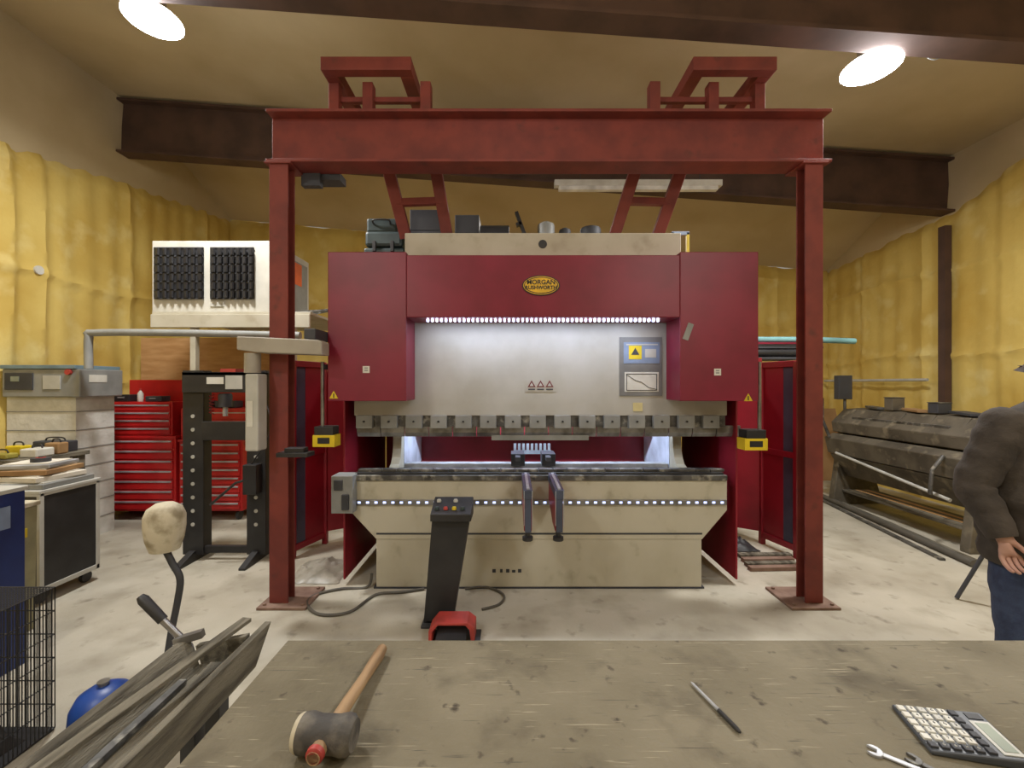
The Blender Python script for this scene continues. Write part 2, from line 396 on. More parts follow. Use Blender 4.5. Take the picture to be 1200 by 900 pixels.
m.build('gauge_comb',brsteel,P)
for px in (607,643):
    m=MB(); m.pb(px-8,532,px+8,546,3.92,4.12); m.pb(px-3,536,px+3,541,3.80,3.95); m.build('gauge_finger',dark,P,.003)
MB().pb(417,487,850,500,3.63,3.70).build('clamp_rail',dsteel,P,.002)
m=MB(); x=XX(418,3.64)
while x<XX(845,3.64):
    wd=.205
    X0,X1=x,x+wd-.006; m.prism([(X0,3.64,ZZ(499,3.64)),(X0,3.68,ZZ(499,3.64)),(X0,3.68,ZZ(507,3.64)),(X0,3.665,ZZ(512,3.64)),(X0,3.645,ZZ(507,3.64))],(X1-X0,0,0)); x+=wd
m.build('upper_punch',steel,P,.001)
MB().pb(576,510,690,516,3.65,3.665).build('hanging_punch',grey,P,.001)
for i in range(15):
    px=417+i*29.1
    MB().pb(px,487,px+19,502,3.585,3.63).build('punch_clamp',grey,P,.003)
    MB().lathe([(.009,-.012),(.009,0)],(XX(px+9.5,3.585),3.585,ZZ(494,3.585)),'Y',8).build('clamp_bolt',black,P)
# front supports
for X in (.112,.33):
    MB().box(X-.032,2.95,.90,X+.032,3.52,.965).build('support_arm',armblue,P,.004)
    MB().box(X-.01,2.97,.965,X+.01,3.5,.973).build('arm_groove',brsteel,P)
    for e in (-.030,.026): MB().box(X+e,2.946,.72,X+e+.004,2.952,.96).build('arm_edge',brsteel,P)
    pts=[(3.515,.90),(2.99,.90),(2.99,.70),(3.0,.665),(3.2,.665),(3.3,.70),(3.515,.74)]
    m=MB(); m.prism([(X-.028,y,z) for y,z in pts],(.056,0,0)); m.build('support_bracket',redp,P,.004)
    MB().box(X-.022,2.955,.67,X+.022,2.99,.90).build('bracket_plate',armblue,P,.002)
    MB().lathe([(.038,.585),(.038,.61),(.018,.616),(.018,.665)],(X,3.05,0),n=16).build('support_foot',black,P)
# side guards
for s in (-1,1):
    if s<0: A=Vector((-1.72,4.72,0)); Mi=Vector((XX(381,4.55),4.55,0)); B=Vector((XX(343,4.15),4.15,0))
    else: A=Vector((2.40,4.72,0)); Mi=Vector((XX(893,4.55),4.55,0)); B=Vector((XX(934,4.15),4.15,0))
    J=Vector((-1.42,4.74,0)) if s<0 else Vector((1.90,4.74,0))
    MB().bar(J+Vector((0,0,.98)),A+Vector((0,0,.98)),.02,1.7).bar(A+Vector((0,0,.98)),Mi+Vector((0,0,.98)),.02,1.7).build('fixed_guard',redp,P,.002)
    m=MB(); z0,z1=.1,1.92
    for q in (Mi,B): m.bar(q+Vector((0,0,0)),q+Vector((0,0,z1)),.05,.05)
    for z in (z0,1.0,z1-.02): m.bar(Mi+Vector((0,0,z)),B+Vector((0,0,z)),.04,.06)
    m.build('guard_frame',redp,P,.003)
    d=(B-Mi)
    m=MB(); m.bar(Mi+d*.62+Vector((0,0,1.0)),Mi+d*.92+Vector((0,0,1.0)),.008,1.74); m.build('guard_mesh',armblue,P)
    m=MB(); m.bar(Mi+d*.03+Vector((0,0,1.0)),Mi+d*.64+Vector((0,0,1.0)),.012,1.74); m.build('guard_panel',redp,P)
    pr,bx0,bx1,by=(378,366,392,506) if s<0 else (890,873,900,510)
    MB().tube([W(pr,424,3.36),W(pr,by,3.36)],.014).build('laser_rod',steel,P)
    MB().bar(W(pr,430,3.36),Vector(((-1.43 if s<0 else 1.91),3.42,ZZ(430,3.36))),.03,.04).build('laser_bracket',dark,P,.003)
    MB().pb(bx0+2,by-6,bx1-2,by+4,3.3,3.42).build('laser_head',black,P,.004)
    o=MB().pb(bx0,by+4,bx1,by+18,3.3,3.42).build('laser_box',yellow,P,.004,label='yellow laser guard box')
    MB().pb(bx0+6,by+7,bx1-6,by+14,3.297,3.301).build('box_label',black,o)
def tri(m,px,py,r,Y,dy=.002):
    c=W(px,py,Y); k=r*Y/F; m.prism([c+Vector((k*math.sin(a),0,k*math.cos(a))) for a in (0,2.094,4.189)],(0,dy,0))
for px,py in ((391,464),(877,467)):
    m=MB(); tri(m,px,py,6,3.297); o=m.build('warning_triangle',yellow,P); m=MB(); m.pb(px-.6,py-3,px+.6,py+2,3.295,3.297); m.build('warning_mark',black,o)
for px,py in ((429,433),(841,436)):
    o=MB().pb(px-4,py-4,px+4,py+4,3.297,3.3).build('hazard_sticker',white,P); MB().pb(px-2,py-2.5,px+2,py-1,3.295,3.297).pb(px-2,py+.2,px+2,py+1.8,3.295,3.297).build('sticker_mark',grey,o)
# emblem
c=W(634,334.5,3.29); el=lambda rx,rz,y: [Vector((c.x+rx*math.cos(i*math.pi/20),y,c.z+rz*math.sin(i*math.pi/20))) for i in range(40)]
o=MB().prism(el(.145,.078,3.288),(0,.007,0)).build('emblem',black,P)
MB().prism(el(.137,.070,3.285),(0,.003,0)).build('emblem_rim',gold,o)
MB().prism(el(.131,.064,3.2835),(0,.002,0)).build('emblem_ring',black,o)
MB().prism(el(.125,.058,3.282),(0,.002,0)).build('emblem_field',gold,o)
text('MORGAN',.050,(c.x,3.281,c.z+.022),black,o,bold=.0012)
text('RUSHWORTH',.039,(c.x,3.281,c.z-.019),black,o,bold=.0012)
# notices on ram
MB().pb(726,395,776,464,3.612,3.62).build('notice_frame',M('notice_grey',(124,124,122),.5),P,.002)
o=MB().pb(731,401,773,426,3.609,3.612).build('notice',bluel,P); MB().pb(737,405,752,421,3.607,3.609).build('notice_patch',yellow,o); MB().pb(734,403,771,404.5,3.607,3.609).pb(756,409,769,419,3.607,3.609).build('notice_print',lgrey,o)
m=MB(); tri(m,744.5,413,5.5,3.605); m.build('notice_mark',dark,o)
o=MB().pb(732,436,772,459,3.609,3.612).build('notice',white,P)
m=MB()
pp=[W(x,y,3.607) for x,y in ((734,439),(745,446),(752,448),(760,454),(770,456.5))]
for a,b in zip(pp,pp[1:]): m.bar(a,b,.004,.004)
m.pb(734,438,770,438.8,3.607,3.609); m.pb(734,457,770,457.8,3.607,3.609); m.pb(734,438,734.8,457.8,3.607,3.609); m.pb(769.2,438,770,457.8,3.607,3.609)
m.build('notice_print',black,o)
o=MB().pb(616,445,651,459,3.615,3.62).build('warning_plate',ramm,P)
for i in range(3):
    m=MB(); tri(m,623+i*10.5,451,5.4,3.613); m.build('warning_triangle',M('dark_warning',(110,36,40),.6),o); m=MB(); tri(m,623+i*10.5,451,2.8,3.611); m.build('warning_field',lgrey,o); m=MB(); m.pb(619+i*10.5,455.5,627+i*10.5,457,3.612,3.615); m.build('warning_mark',dark,o)
MB().pb(742,472,753,482,3.615,3.62).build('yellow_sticker',M('pale_yellow',(206,194,140),.5),P)
m=MB(); c1=W(803,398,3.296); c2=W(810,379,3.296); m.bar(c1,c2,.045,.003,(0,1,0)); m.build('paint_tag',grey,P,label='grey slanted tag')
MB().pb(577,667,581,671,3.545,3.549).pb(586,667,589,671,3.545,3.549).pb(593,667,597,671,3.545,3.549).pb(600,668,604,671,3.545,3.549).pb(607,667,611,671,3.545,3.549).build('stamped_marks',dark,P)
m=MB()
m.tube(sm([fl(436,672,.1),fl(430,688),fl(400,690),fl(370,697),fl(360,708),fl(375,720),fl(410,717),fl(440,697),fl(470,694),fl(497,690)]),.011,8)
tag(m.build('floor_cable',hose),'grey hose looping on the floor beside the left gantry base plate','cable')
m=MB(); m.tube(sm([fl(545,690),fl(570,688),fl(590,697),fl(585,708),fl(565,714)]),.010,8)
tag(m.build('floor_cable',hose),'short dark cable curling right of the black pedal console','cable')
# ================================================================= pedal console
t=thing('pedal_console','black slanted control pedestal with coloured buttons in front of the press brake','control console',(-.5,3.05,0))
m=MB(); a0=W(496,733,3.0); m.prism([W(496,733,3.0),W(530,733,3.0),W(551,603,3.0),W(507,598,3.0)],(0,.12,0)); m.build('column',black,t,.006)
m=MB(); a=W(504,604,2.95); zz=ZZ(603,2.95); m.prism([(a.x,2.95,zz-.05),(a.x,2.95,zz),(a.x,3.14,zz+.075),(a.x,3.14,zz-.05)],(XX(552,2.95)-a.x,0,0)); hd=m.build('button_panel',black,t,.005)
for i,(dx,mt) in enumerate(((.04,green),(.10,red2),(.16,yellow),(.22,green))):
    for j in range(2):
        if j==1 and i%2: continue
        y=3.0+.08*j; z=zz+(y-2.95)/.19*.075
        MB().lathe([(.016,0),(.016,.012),(.012,.02)],(a.x+dx,y,z),n=12).build('push_button',mt if j==0 else lgrey,t)
m=MB(); m.box(a0.x-.01,2.96,0,a0.x+.22,3.16,.02); m.box(a0.x+.02,3.0,.018,a0.x+.18,3.12,.035); m.build('base_plate',dark,t,.004)
t=thing('foot_pedal','red guarded foot pedal on the floor beside the black pedestal','foot pedal',(-.36,2.85,0))
pts=[(.0,.0),(.0,.08),(.04,.135),(.21,.135),(.25,.10),(.25,.0),(.232,.0),(.222,.09),(.20,.118),(.05,.118),(.018,.075),(.018,.0)]
m=MB(); m.prism([(-.545+q[0]*1.2,2.78,q[1]*1.05) for q in pts],(0,.15,0)); m.build('guard',red2,t,.004)
MB().box(-.54,2.76,0,-.21,2.94,.012).build('base_plate',black,t,.003)
m=MB(); m.prism([(-.50,2.77,.03),(-.50,2.90,.07),(-.50,2.90,.05),(-.50,2.77,.015)],(.2,0,0)); m.build('treadle',dark,t,.003)
# ================================================================= things on top of press brake
zt2=2.716
t=thing('equipment_case','dark green moulded case lying on top left of the press brake','case',(-1.2,4.22,zt2))
MB().box(-1.41,4.05,zt2,-1.03,4.42,zt2+.28).build('lower_shell',green,t,.02); MB().box(-1.40,4.05,zt2+.29,-1.04,4.42,zt2+.44).build('lid',green,t,.03)
for q in (-1.32,-1.15): MB().box(q,4.03,zt2+.24,q+.03,4.05,zt2+.34).build('latch',black,t,.003)
t=thing('equipment_case','smaller dark green case stacked on top of the other green case','case',(-1.22,4.22,zt2+.44))
MB().box(-1.40,4.1,zt2+.44,-1.1,4.38,zt2+.58).build('shell',green,t,.02); MB().tube(sm([(-1.33,4.1,zt2+.52),(-1.32,4.07,zt2+.55),(-1.18,4.07,zt2+.55),(-1.17,4.1,zt2+.52)]),.008,8).build('handle',black,t)
zc=2.976
def lump(name,label,cat,px,w,top,mat,Y=4.1,kind=0):
    x=XX(px,Y); h=ZZ(top,Y)-zc; r=w*Y/F/2
    t=thing(name,label,cat,(x,Y,zc))
    if kind==0:
        MB().lathe([(r*.9,0),(r,h*.06),(r,h*.85),(r*.92,h*.93),(r*.5,h*.94),(r*.48,h)],(x,Y,zc),n=20).build('body',mat,t)
        MB().lathe([(r*1.03,h*.4),(r*1.03,h*.45)],(x,Y,zc),n=20).build('band',dark,t)
    elif kind==1:
        MB().lathe([(r,-r*1.2),(r,r*1.2)],(x,Y,zc+r+.01),'X',20).build('motor',mat,t)
        MB().box(x-r,Y-r*.8,zc,x+r,Y+r*.8,zc+.02).build('foot',black,t,.003)
        MB().lathe([(r*.3,r*1.2),(r*.3,r*1.9)],(x,Y,zc+r+.01),'X',12).build('shaft',steel,t)
    else:
        MB().box(x-r,Y-.1,zc,x+r,Y+.12,zc+h*.45).build('lower_tray',mat,t,.006)
        MB().box(x-r*.9,Y-.09,zc+h*.48,x+r*.95,Y+.11,zc+h).build('upper_tray',dark,t,.006)
        MB().box(x-r*1.04,Y-.105,zc+h*.40,x+r*1.04,Y+.13,zc+h*.46).build('tray_rim',dark,t,.002)
lump('stacked_trays','dark stacked trays on top of the press brake beside the left strut','trays',500,38,250,dark,Y=4.15,kind=2)
lump('stacked_trays','second set of dark trays left of the motor on the press brake','trays',548,30,256,dark,Y=4.15,kind=2)
lump('electric_motor','black electric motor lying on top of the press brake','motor',580,28,250,black,kind=1)
lump('grease_tin','small grey tin standing on the press brake above the emblem','tin',640,20,261,grey)
lump('paint_pot','small dark pot beside the grey tin on the press brake','pot',662,14,268,dark)
lump('air_filter','dark low round filter on press brake left of right strut','filter',692,24,266,dark)
m=MB(); m.bar(W(616,272,4.05)+Vector((0,0,-.05)),W(605,249,4.05),.05,.03); m.bar(W(611,262,4.05),W(605,264,4.05),.05,.03)
tag(m.build('drill_handle',black),'black angled tool handle propped beside the motor on the press brake','tool')
t=thing('level_frame','yellow square frame standing on top right of the press brake','frame',(XX(797,3.8),3.8,zt2))
for q0,q1 in ((1.425,1.445),(XX(805,3.8),XX(808,3.8))): MB().box(q0,3.8,zt2,q1,3.83,ZZ(272,3.8)).build('upright',yellow,t,.002)
MB().box(1.425,3.8,ZZ(275,3.8),XX(808,3.8),3.83,ZZ(271,3.8)).build('cross_rail',bluel,t,.002)
# ================================================================= pendant arm
t=thing('control_pendant','beige swing arm control pendant reaching left in front of the gantry post','control pendant',(-1.86,3.14,1.1))
m=MB(); za,zb_=ZZ(413,3.08),ZZ(394,3.08)
m.prism([(XX(277,3.08),3.08,za+.02),(XX(277,3.08),3.08,zb_),(XX(372,3.08),3.08,ZZ(398,3.08)),(XX(377,3.08),3.08,ZZ(401,3.08)),(XX(377,3.08),3.08,ZZ(416,3.08)),(XX(300,3.08),3.08,za)],(0,.13,0)); m.build('arm',armbeige,t,.008)
MB().tube([W(296,414,3.14),W(296,437,3.14)],.055,16).build('neck',armbeige,t)
MB().box(-1.93,3.08,ZZ(529,3.08),-1.834,3.2,ZZ(438,3.08)).build('housing',lgrey,t,.012)
MB().pb(289,470,296,500,3.075,3.08).build('side_label',white,t)
MB().box(XX(356,3.1),3.1,ZZ(397,3.1),-1.43,3.36,ZZ(385,3.1)).build('hinge_box',dark,t,.004)
m=MB(); m.box(XX(330,3.2),3.12,ZZ(534,3.2),XX(366,3.2),3.24,ZZ(529,3.2)); m.box(XX(338,3.2),3.14,ZZ(529,3.2),XX(360,3.2),3.22,ZZ(524,3.2)); 
tag(m.build('small_tray',black,bev=.003),'small black tray fixed to the front of the left gantry post','tray')
# ================================================================= heater and shelf
t=thing('unit_heater','white warm air heater with two black louvred grilles on the shelf','heater',(-3.2,5.0,2.48))
zb2=ZZ(366,4.6)
MB().box(XX(178,4.6),4.6,zb2,XX(318,4.6),5.45,ZZ(282,4.6)).build('cabinet',heatw,t,.01)
for a,b in ((180,238),(246,297)):
    MB().pb(a,290,b,350,4.585,4.6).build('grille_back',black,t)
    m=MB()
    for i in range(7):
        p=a+(b-a)*(i+.5)/7
        for j in range(6):
            c=W(p,295+j*10,4.56); m.bar(c+Vector((0,0,-.036)),c+Vector((0,0,.036)),.05,.018,(.5,1,0))
    m.build('grille_teeth',black,t)
    m=MB()
    for i in range(7): m.pb(a,289.5+i*10,b,290.5+i*10,4.575,4.585)
    m.build('grille_slats',olive0 if False else dark,t)
MB().pb(246,353,262,359,4.59,4.6).build('name_plate',lgrey,t)
XS=XX(318,4.6)
MB().box(XS,4.65,zb2+.03,XS+.004,5.4,zb2+.7).build('side_panel',grey,t)
MB().box(XS+.003,5.08,zb2+.42,XS+.008,5.25,zb2+.68).build('side_label',orange,t)
MB().tube([(XS-.3,5.1,ZZ(282,4.6)),(XS-.3,5.1,ZZ(282,4.6)+.1)],.08).build('outlet',steel,t)
t=thing('storage_shelf','long beige steel shelf carrying the white heater','shelf',(-3.1,5.0,0))
zs=zb2-.002
MB().box(XX(178,4.55),4.55,zs-.03,-2.15,5.94,zs).build('deck',beige,t,.004)
MB().box(XX(178,4.55),4.53,zs-.17,-2.15,4.56,zs-.03).build('front_beam',beige,t,.004)
for x,y in ((-3.42,4.6),(-2.36,4.6),(-3.2,5.9),(-2.36,5.9)): MB().box(x-.03,y-.03,0,x+.03,y+.03,zs-.03).build('leg',beige,t,.003)
t=thing('plywood_sheet','orange toned plywood sheet standing behind the red tool chests','plywood sheet',(-4.6,6.0,0))
m=MB(); m.prism([(-5.2,5.98,0),(-3.35,5.98,0),(-3.35,5.98,ZZ(396,5.98)),(-5.2,5.98,ZZ(396,5.98))],(0,.02,0)); m.build('sheet',ply,t); MB().box(-5.2,5.97,.02,-3.35,5.98,.05).build('edge_band',ply,t)
m=MB(); m.tube(sm([W(104,432,4.35),W(104,395,4.35),W(112,390,4.35),W(200,390,4.35),W(300,392,4.35),W(352,393,4.35)],6),.036,12)
tag(m.build('conduit_pipe',grey),'long bent grey pipe running from grey cabinet past the shop press','pipe')
m=MB(); 
for i in range(4): m.bar((-2.5,4.7+.1*i,zs+.015),(-2.05+.03*i,4.75+.1*i,zs+.05+.03*i),.04,.02)
tag(m.build('scrap_bars',dsteel),'dark metal bars piled at the end of the heater shelf','bars')
# ================================================================= grey cabinet on block wall
WX=-4.66
m=MB(); m.box(-5.40,4.56,0,WX,5.0,1.56)
struct(m.build('wall_low',blockw))
m=MB()
for i in range(1,8):
    m.box(-5.40,4.553,i*.2,WX,4.557,i*.2+.008); m.box(WX+.003,4.56,i*.2,WX+.006,5.0,i*.2+.008)
m.build('mortar_lines',grey,bpy.data.objects['wall_low'])
t=thing('switch_cabinet','long grey electrical cabinet with red knob lying on the white block wall','cabinet',(-4.95,4.75,1.56))
CX=-4.56
MB().box(-5.38,4.5,1.562,CX,5.0,1.86).build('body',grey,t,.01)
MB().box(-5.38,4.48,1.86,CX-.03,5.0,1.90).build('lid',M('blue_grey',(112,136,148),.45),t,.005)
MB().lathe([(.03,-.03),(.03,0)],(XX(82,4.5),4.5,ZZ(436,4.5)),'Y',14).build('knob',red2,t)
o=MB().pb(5,437,38,457,4.49,4.5).build('cover_panel',dark,t,.003); MB().pb(12,441,22,447,4.487,4.49).build('screen',lcd,o)
MB().box(CX,4.6,1.72,CX+.004,4.8,1.80).build('sticker',white,t)
MB().pb(50,440,70,456,4.49,4.5).build('vent',lgrey,t)
# ================================================================= red tool chests
def chest(px0,px1,pyt,Y,label,cols,rows):
    x0,x1=XX(px0,Y),XX(px1,Y); zt=ZZ(pyt,Y)
    t=thing('roller_tool_cabinet',label,'tool chest',((x0+x1)/2,Y+.25,0),0)
    MB().box(x0,Y,.12,x1,Y+.5,zt).build('body',chestred,t,.008)
    MB().box(x0-.01,Y-.02,zt-.02,x1+.01,Y+.5,zt+.012).build('top',chestred,t,.004)
    h=(zt-.17)/rows; cw=(x1-x0-.04)/cols
    for c in range(cols):
        for r in range(rows):
            a=x0+.02+c*cw; z=.14+r*h
            d=MB().box(a+.008,Y-.018,z+.008,a+cw-.008,Y,z+h-.008).build('drawer',chestred,t,.004)
            MB().box(a+.02,Y-.03,z+h-.034,a+cw-.02,Y-.018,z+h-.014).build('handle',brsteel,d,.002)
    for x in (x0+.08,x1-.08):
        for y in (Y+.07,Y+.43):
            MB().lathe([(.055,-.018),(.06,0),(.055,.018)],(x,y,.06),'X',16).build('caster',black,t)
    return x0,x1,zt
x0,x1,zt=chest(113,206,512,5.3,'red roller tool cabinet farthest left with small chest on top',1,7)
t=thing('tool_chest','red top tool chest with open lid sitting on the leftmost roller cabinet','tool chest',((x0+x1)/2,5.5,zt+.012))
a,b=XX(122,5.33),XX(202,5.33); z0=zt+.013; z1=z0+.42
MB().box(a,5.33,z0,b,5.7,z1).build('body',chestred,t,.006)
MB().box(a,5.68,z1,b,5.71,z1+.28).build('lid',chestred,t,.006)
for r in range(4):
    z=z0+.02+r*.097; d=MB().box(a+.02,5.312,z,b-.02,5.33,z+.086).build('drawer',chestred,t,.003); MB().box(a+.03,5.30,z+.058,b-.03,5.312,z+.076).build('handle',brsteel,d,.002)
for i,(dx,lab,mt,h) in enumerate(((.15,'small black box on the leftmost red chest, left of the bottle',black,.09),(.55,'dark flat box on the leftmost red chest by its right end',dark,.07))):
    X=a+dx; tt=thing('tool_case',lab,'case',(X,5.5,z1+.001)); MB().box(X-.1,5.4,z1+.001,X+.1,5.56,z1+h).build('shell',mt,tt,.01); MB().box(X-.04,5.39,z1+h*.5,X+.04,5.4,z1+h*.7).build('latch',grey,tt)
tt=thing('spray_bottle','small white bottle on the leftmost red chest','bottle',(a+.35,5.45,z1+.001)); MB().lathe([(.03,0),(.032,.01),(.032,.10),(.015,.13),(.012,.14)],(a+.35,5.45,z1+.001),n=16).build('body',white,tt); MB().lathe([(.014,.14),(.014,.165)],(a+.35,5.45,z1+.001),n=12).build('cap',red2,tt)
x0,x1,zt=chest(210,284,516,5.3,'red roller tool cabinet directly behind the black shop press',1,8)
t=thing('tool_chest','wide red tool chest on the cabinet behind the black shop press','tool chest',((x0+x1)/2,5.5,zt+.012))
z0=zt+.013
MB().box(x0-.02,5.35,z0,x1+.1,5.75,z0+.38).build('body',chestred,t,.006); MB().box(x0-.02,5.72,z0+.38,x1+.1,5.75,z0+.76).build('lid',chestred,t,.006)
for r in range(3): 
    d=MB().box(x0+.02,5.335,z0+.03+r*.11,x1+.06,5.35,z0+.12+r*.11).build('drawer',chestred,t,.003); MB().box(x0+.04,5.325,z0+.10+r*.11,x1+.04,5.335,z0+.112+r*.11).build('handle',brsteel,d)
for i,(px,lab,mt) in enumerate(((238,'black drill case on the red chest behind the shop press',black),(268,'dark small box on the red chest by the press jack',dark))):
    X=XX(px,5.5); tt=thing('tool_case',lab,'case',(X,5.5,z0+.381)); MB().box(X-.13,5.42,z0+.381,X+.13,5.6,z0+.47).build('shell',mt,tt,.015); MB().tube(sm([(X-.05,5.42,z0+.43),(X-.04,5.38,z0+.43),(X+.04,5.38,z0+.43),(X+.05,5.42,z0+.43)]),.008,6).build('handle',grey,tt)
# ================================================================= shop press
t=thing('hydraulic_shop_press','black H frame hydraulic shop press with rows of holes','shop press',(XX(262,4.15),4.15,0))
Y=4.1
for a,b in ((214,238),(289,311)):
    xa,xb=XX(a,Y),XX(b,Y)
    m=MB(); m.box(xa,Y,.06,xb,Y+.012,1.83); m.box(xa,Y+.012,.06,xa+.012,Y+.12,1.83); m.box(xb-.012,Y+.012,.06,xb,Y+.12,1.83); m.build('upright',black,t,.003)
    m=MB(); cx=(xa+xb)/2
    for k in range(9): m.lathe([(.018,-.004),(.018,.002)],(cx,Y,.35+k*.13),'Y',12)
    m.build('pin_holes',lgrey,t)
    m=MB(); m.prism([(cx-.03,Y-.22,0),(cx-.03,Y+.34,0),(cx-.03,Y+.34,.02),(cx-.03,Y+.14,.10),(cx-.03,Y-.02,.10),(cx-.03,Y-.22,.02)],(.06,0,0)); m.build('foot',black,t,.003)
MB().pb(213,436,312,460,Y-.03,Y).pb(213,436,312,440,Y-.03,Y+.14).build('head_beam',black,t,.004)
MB().pb(242,442,262,450,Y-.034,Y-.03).build('rating_label',white,t); MB().pb(264,440,284,456,Y-.034,Y-.03).build('brand_label',lgrey,t)
MB().pb(236,494,291,516,Y-.03,Y).pb(236,494,291,516,Y+.1,Y+.13).build('table_beam',black,t,.004)
MB().pb(238,640,290,648,Y+.02,Y+.06).build('lower_brace',black,t,.003)
c=W(264,461,Y+.05); 
MB().lathe([(.06,-.13),(.06,-.02),(.05,0)],c,n=18).build('jack_body',dark,t); MB().lathe([(.022,-.22),(.022,-.13)],c,n=14).build('ram_rod',brsteel,t)
m=MB(); m.tube([W(248,462,Y+.05)+Vector((0.02*math.cos(k*.8),0.02*math.sin(k*.8),-.004*k)) for k in range(50)],.004,6); m.build('return_spring',redp,t)
m=MB(); m.tube([W(246,592,Y-.1),W(276,566,Y-.1),W(296,560,Y-.05)],.012,8); m.build('pump_handle',black,t)
MB().pb(284,545,300,580,Y-.1,Y).build('pump_body',black,t,.006); 
m=MB(); m.tube(sm([W(292,548,Y-.05),W(318,500,Y-.05),W(300,455,Y-.02),W(276,455,Y+.0)]),.008,8); m.build('pump_hose',black,t)
MB().pb(258,432,276,436,Y-.03,Y+.1).build('top_knob',red2,t)
# ================================================================= left foreground
t=thing('flight_case','black sided case with white edge frame holding loose papers on top','case',(-3.9,3.5,0))
x0,x1,ya,yb=-4.15,-3.6,3.25,3.72
MB().box(x0,ya,.12,x1,yb,.86).build('body',black,t,.005)
m=MB()
for y in (ya-.004,yb-.03): m.box(x1-.02,y,.10,x1+.006,y+.034,.88)
m.box(x0-.004,ya-.006,.10,x0+.03,ya+.02,.88); m.box(x0,ya-.006,.84,x1,ya+.02,.88); m.box(x0,ya-.006,.10,x1,ya+.02,.14)
m.box(x1-.02,ya,.84,x1+.006,yb,.88); m.box(x1-.02,ya,.10,x1+.006,yb,.14)
m.build('edge_frame',lgrey,t,.004)
MB().box(x0-.01,ya-.01,.86,x1+.01,yb+.01,.885).build('top',lgrey,t,.004)
for x in (x0+.06,x1-.06):
    for y in (ya+.06,yb-.06): MB().lathe([(.045,-.015),(.05,0),(.045,.015)],(x,y,.05),'X',14).build('caster',black,t)
z=.886
for i,(nm,lb,mt,w_,d_,rz) in enumerate((('document_folder','worn grey folder lowest on the black and white case',grey,.50,.42,.03),('document_folder','cream paper stack in middle of the pile on the case',paper,.44,.36,-.1),('document_folder','brown card folder third in the pile on the case',card,.40,.34,.12),('metal_tray','flat steel tray topmost on the paper pile',brsteel,.36,.30,.2))):
    tt=thing(nm,lb,'papers' if i<3 else 'tray',(-3.86,3.48,z),rz)
    hh=.04 if i<3 else .03
    MB().box(-w_/2,-d_/2,0,w_/2,d_/2,hh).build('cover',mt,tt,.006,local=True)
    MB().box(-w_/2+.03,-d_/2+.03,hh,w_/2-.03,d_/2-.03,hh+.008).build('sheet',paper if i else white,tt,.002,local=True)
    z+=hh+.009
tt=thing('cutting_disc_pack','small dark round disc pack lying in the steel tray','disc pack',(-3.82,3.46,z)); MB().lathe([(.06,0),(.06,.03),(.015,.031),(.015,.04)],(-3.82,3.46,z),n=24).build('discs',dark,tt); MB().lathe([(.03,.03),(.03,.034)],(-3.82,3.46,z),n=16).build('label_ring',red2,tt)
t=thing('workbench','cluttered low workbench in front of the white block wall','workbench',(-4.7,4.1,0))
MB().box(-5.0,3.78,.98,-4.35,4.4,1.02).build('top',oldwood,t,.004)
MB().box(-4.98,3.8,.5,-4.37,4.38,.53).build('lower_shelf',oldwood,t,.004)
for x in (-4.94,-4.41):
    for y in (3.84,4.33): MB().box(x-.04,y-.04,0,x+.04,y+.04,.98).build('leg',oldwood,t,.003)
items=[('power_drill','yellow and black power drill on the cluttered workbench',yellow,-4.74,4.1,.16,.1,.09),('toolbox','dark toolbox at the back of the cluttered workbench',dark,-4.6,4.30,.34,.12,.11),('plastic_box','white plastic box on workbench next to the case',white,-4.45,4.0,.16,.16,.08),('parts_tray','yellow green parts tray at front of the workbench',M('olive_yellow',(160,150,66),.6),-4.64,3.88,.2,.1,.05),('plastic_box','small brown box on the workbench behind the white box',card,-4.45,4.17,.14,.1,.11)]
for nm,lb,mt,x,y,wd,dp,h in items:
    tt=thing(nm,lb,nm.replace('_',' '),(x,y,1.02))
    MB().box(x-wd/2,y-dp/2,1.021,x+wd/2,y+dp/2,1.02+h).build('body',mt,tt,.012)
    MB().tube(sm([(x-wd*.3,y,1.02+h),(x-wd*.2,y,1.02+h+.03),(x+wd*.2,y,1.02+h+.03),(x+wd*.3,y,1.02+h)]),.007,6).build('handle',black,tt)
t=thing('storage_bin','pale olive bin standing between the blue box and the case','bin',(-3.45,2.85,0))
olive=M('olive_beige',(150,146,112),.7)
MB().prism([(-3.58,2.72,0),(-3.32,2.72,0),(-3.30,2.72,.86),(-3.6,2.72,.86)],(0,.25,0)).build('body',olive,t,.008); MB().box(-3.61,2.71,.86,-3.29,2.98,.89).build('rim',cream,t,.004)
MB().box(-3.3,2.78,.66,-3.293,2.9,.72).build('label_plate',yellow,t)
t=thing('blue_cabinet','deep blue metal box at the left edge above the wire cage','cabinet',(-3.2,2.4,0))
MB().box(-3.46,2.22,0,-2.965,2.6,ZZ(574,2.6)).build('body',blue,t,.006); MB().box(-3.47,2.21,ZZ(574,2.6),-2.955,2.61,ZZ(569,2.6)).build('lid',lgrey,t,.004); MB().box(-2.965,2.44,.85,-2.962,2.52,.98).build('sticker',bluel,t)
t=thing('wire_cage','black wire cage holding a dark blanket at the left frame edge','cage',(-2.5,1.8,0))
X0,X1,Y0,Y1,Zt=-2.75,-2.25,1.5,2.1,.7
for a,b in (((X0,Y0),(X1,Y0)),((X1,Y0),(X1,Y1)),((X1,Y1),(X0,Y1)),((X0,Y1),(X0,Y0))):
    n=34
    mm=MB()
    for i in range(n+1):
        x=a[0]+(b[0]-a[0])*i/n; y=a[1]+(b[1]-a[1])*i/n; mm.tube([(x,y,0.01),(x,y,Zt)],.0024,5)
    for k in range(7): z=.01+k*(Zt-.01)/6; mm.tube([(a[0],a[1],z),(b[0],b[1],z)],.003,5)
    mm.build('wire_panel',black,t)
m=MB()
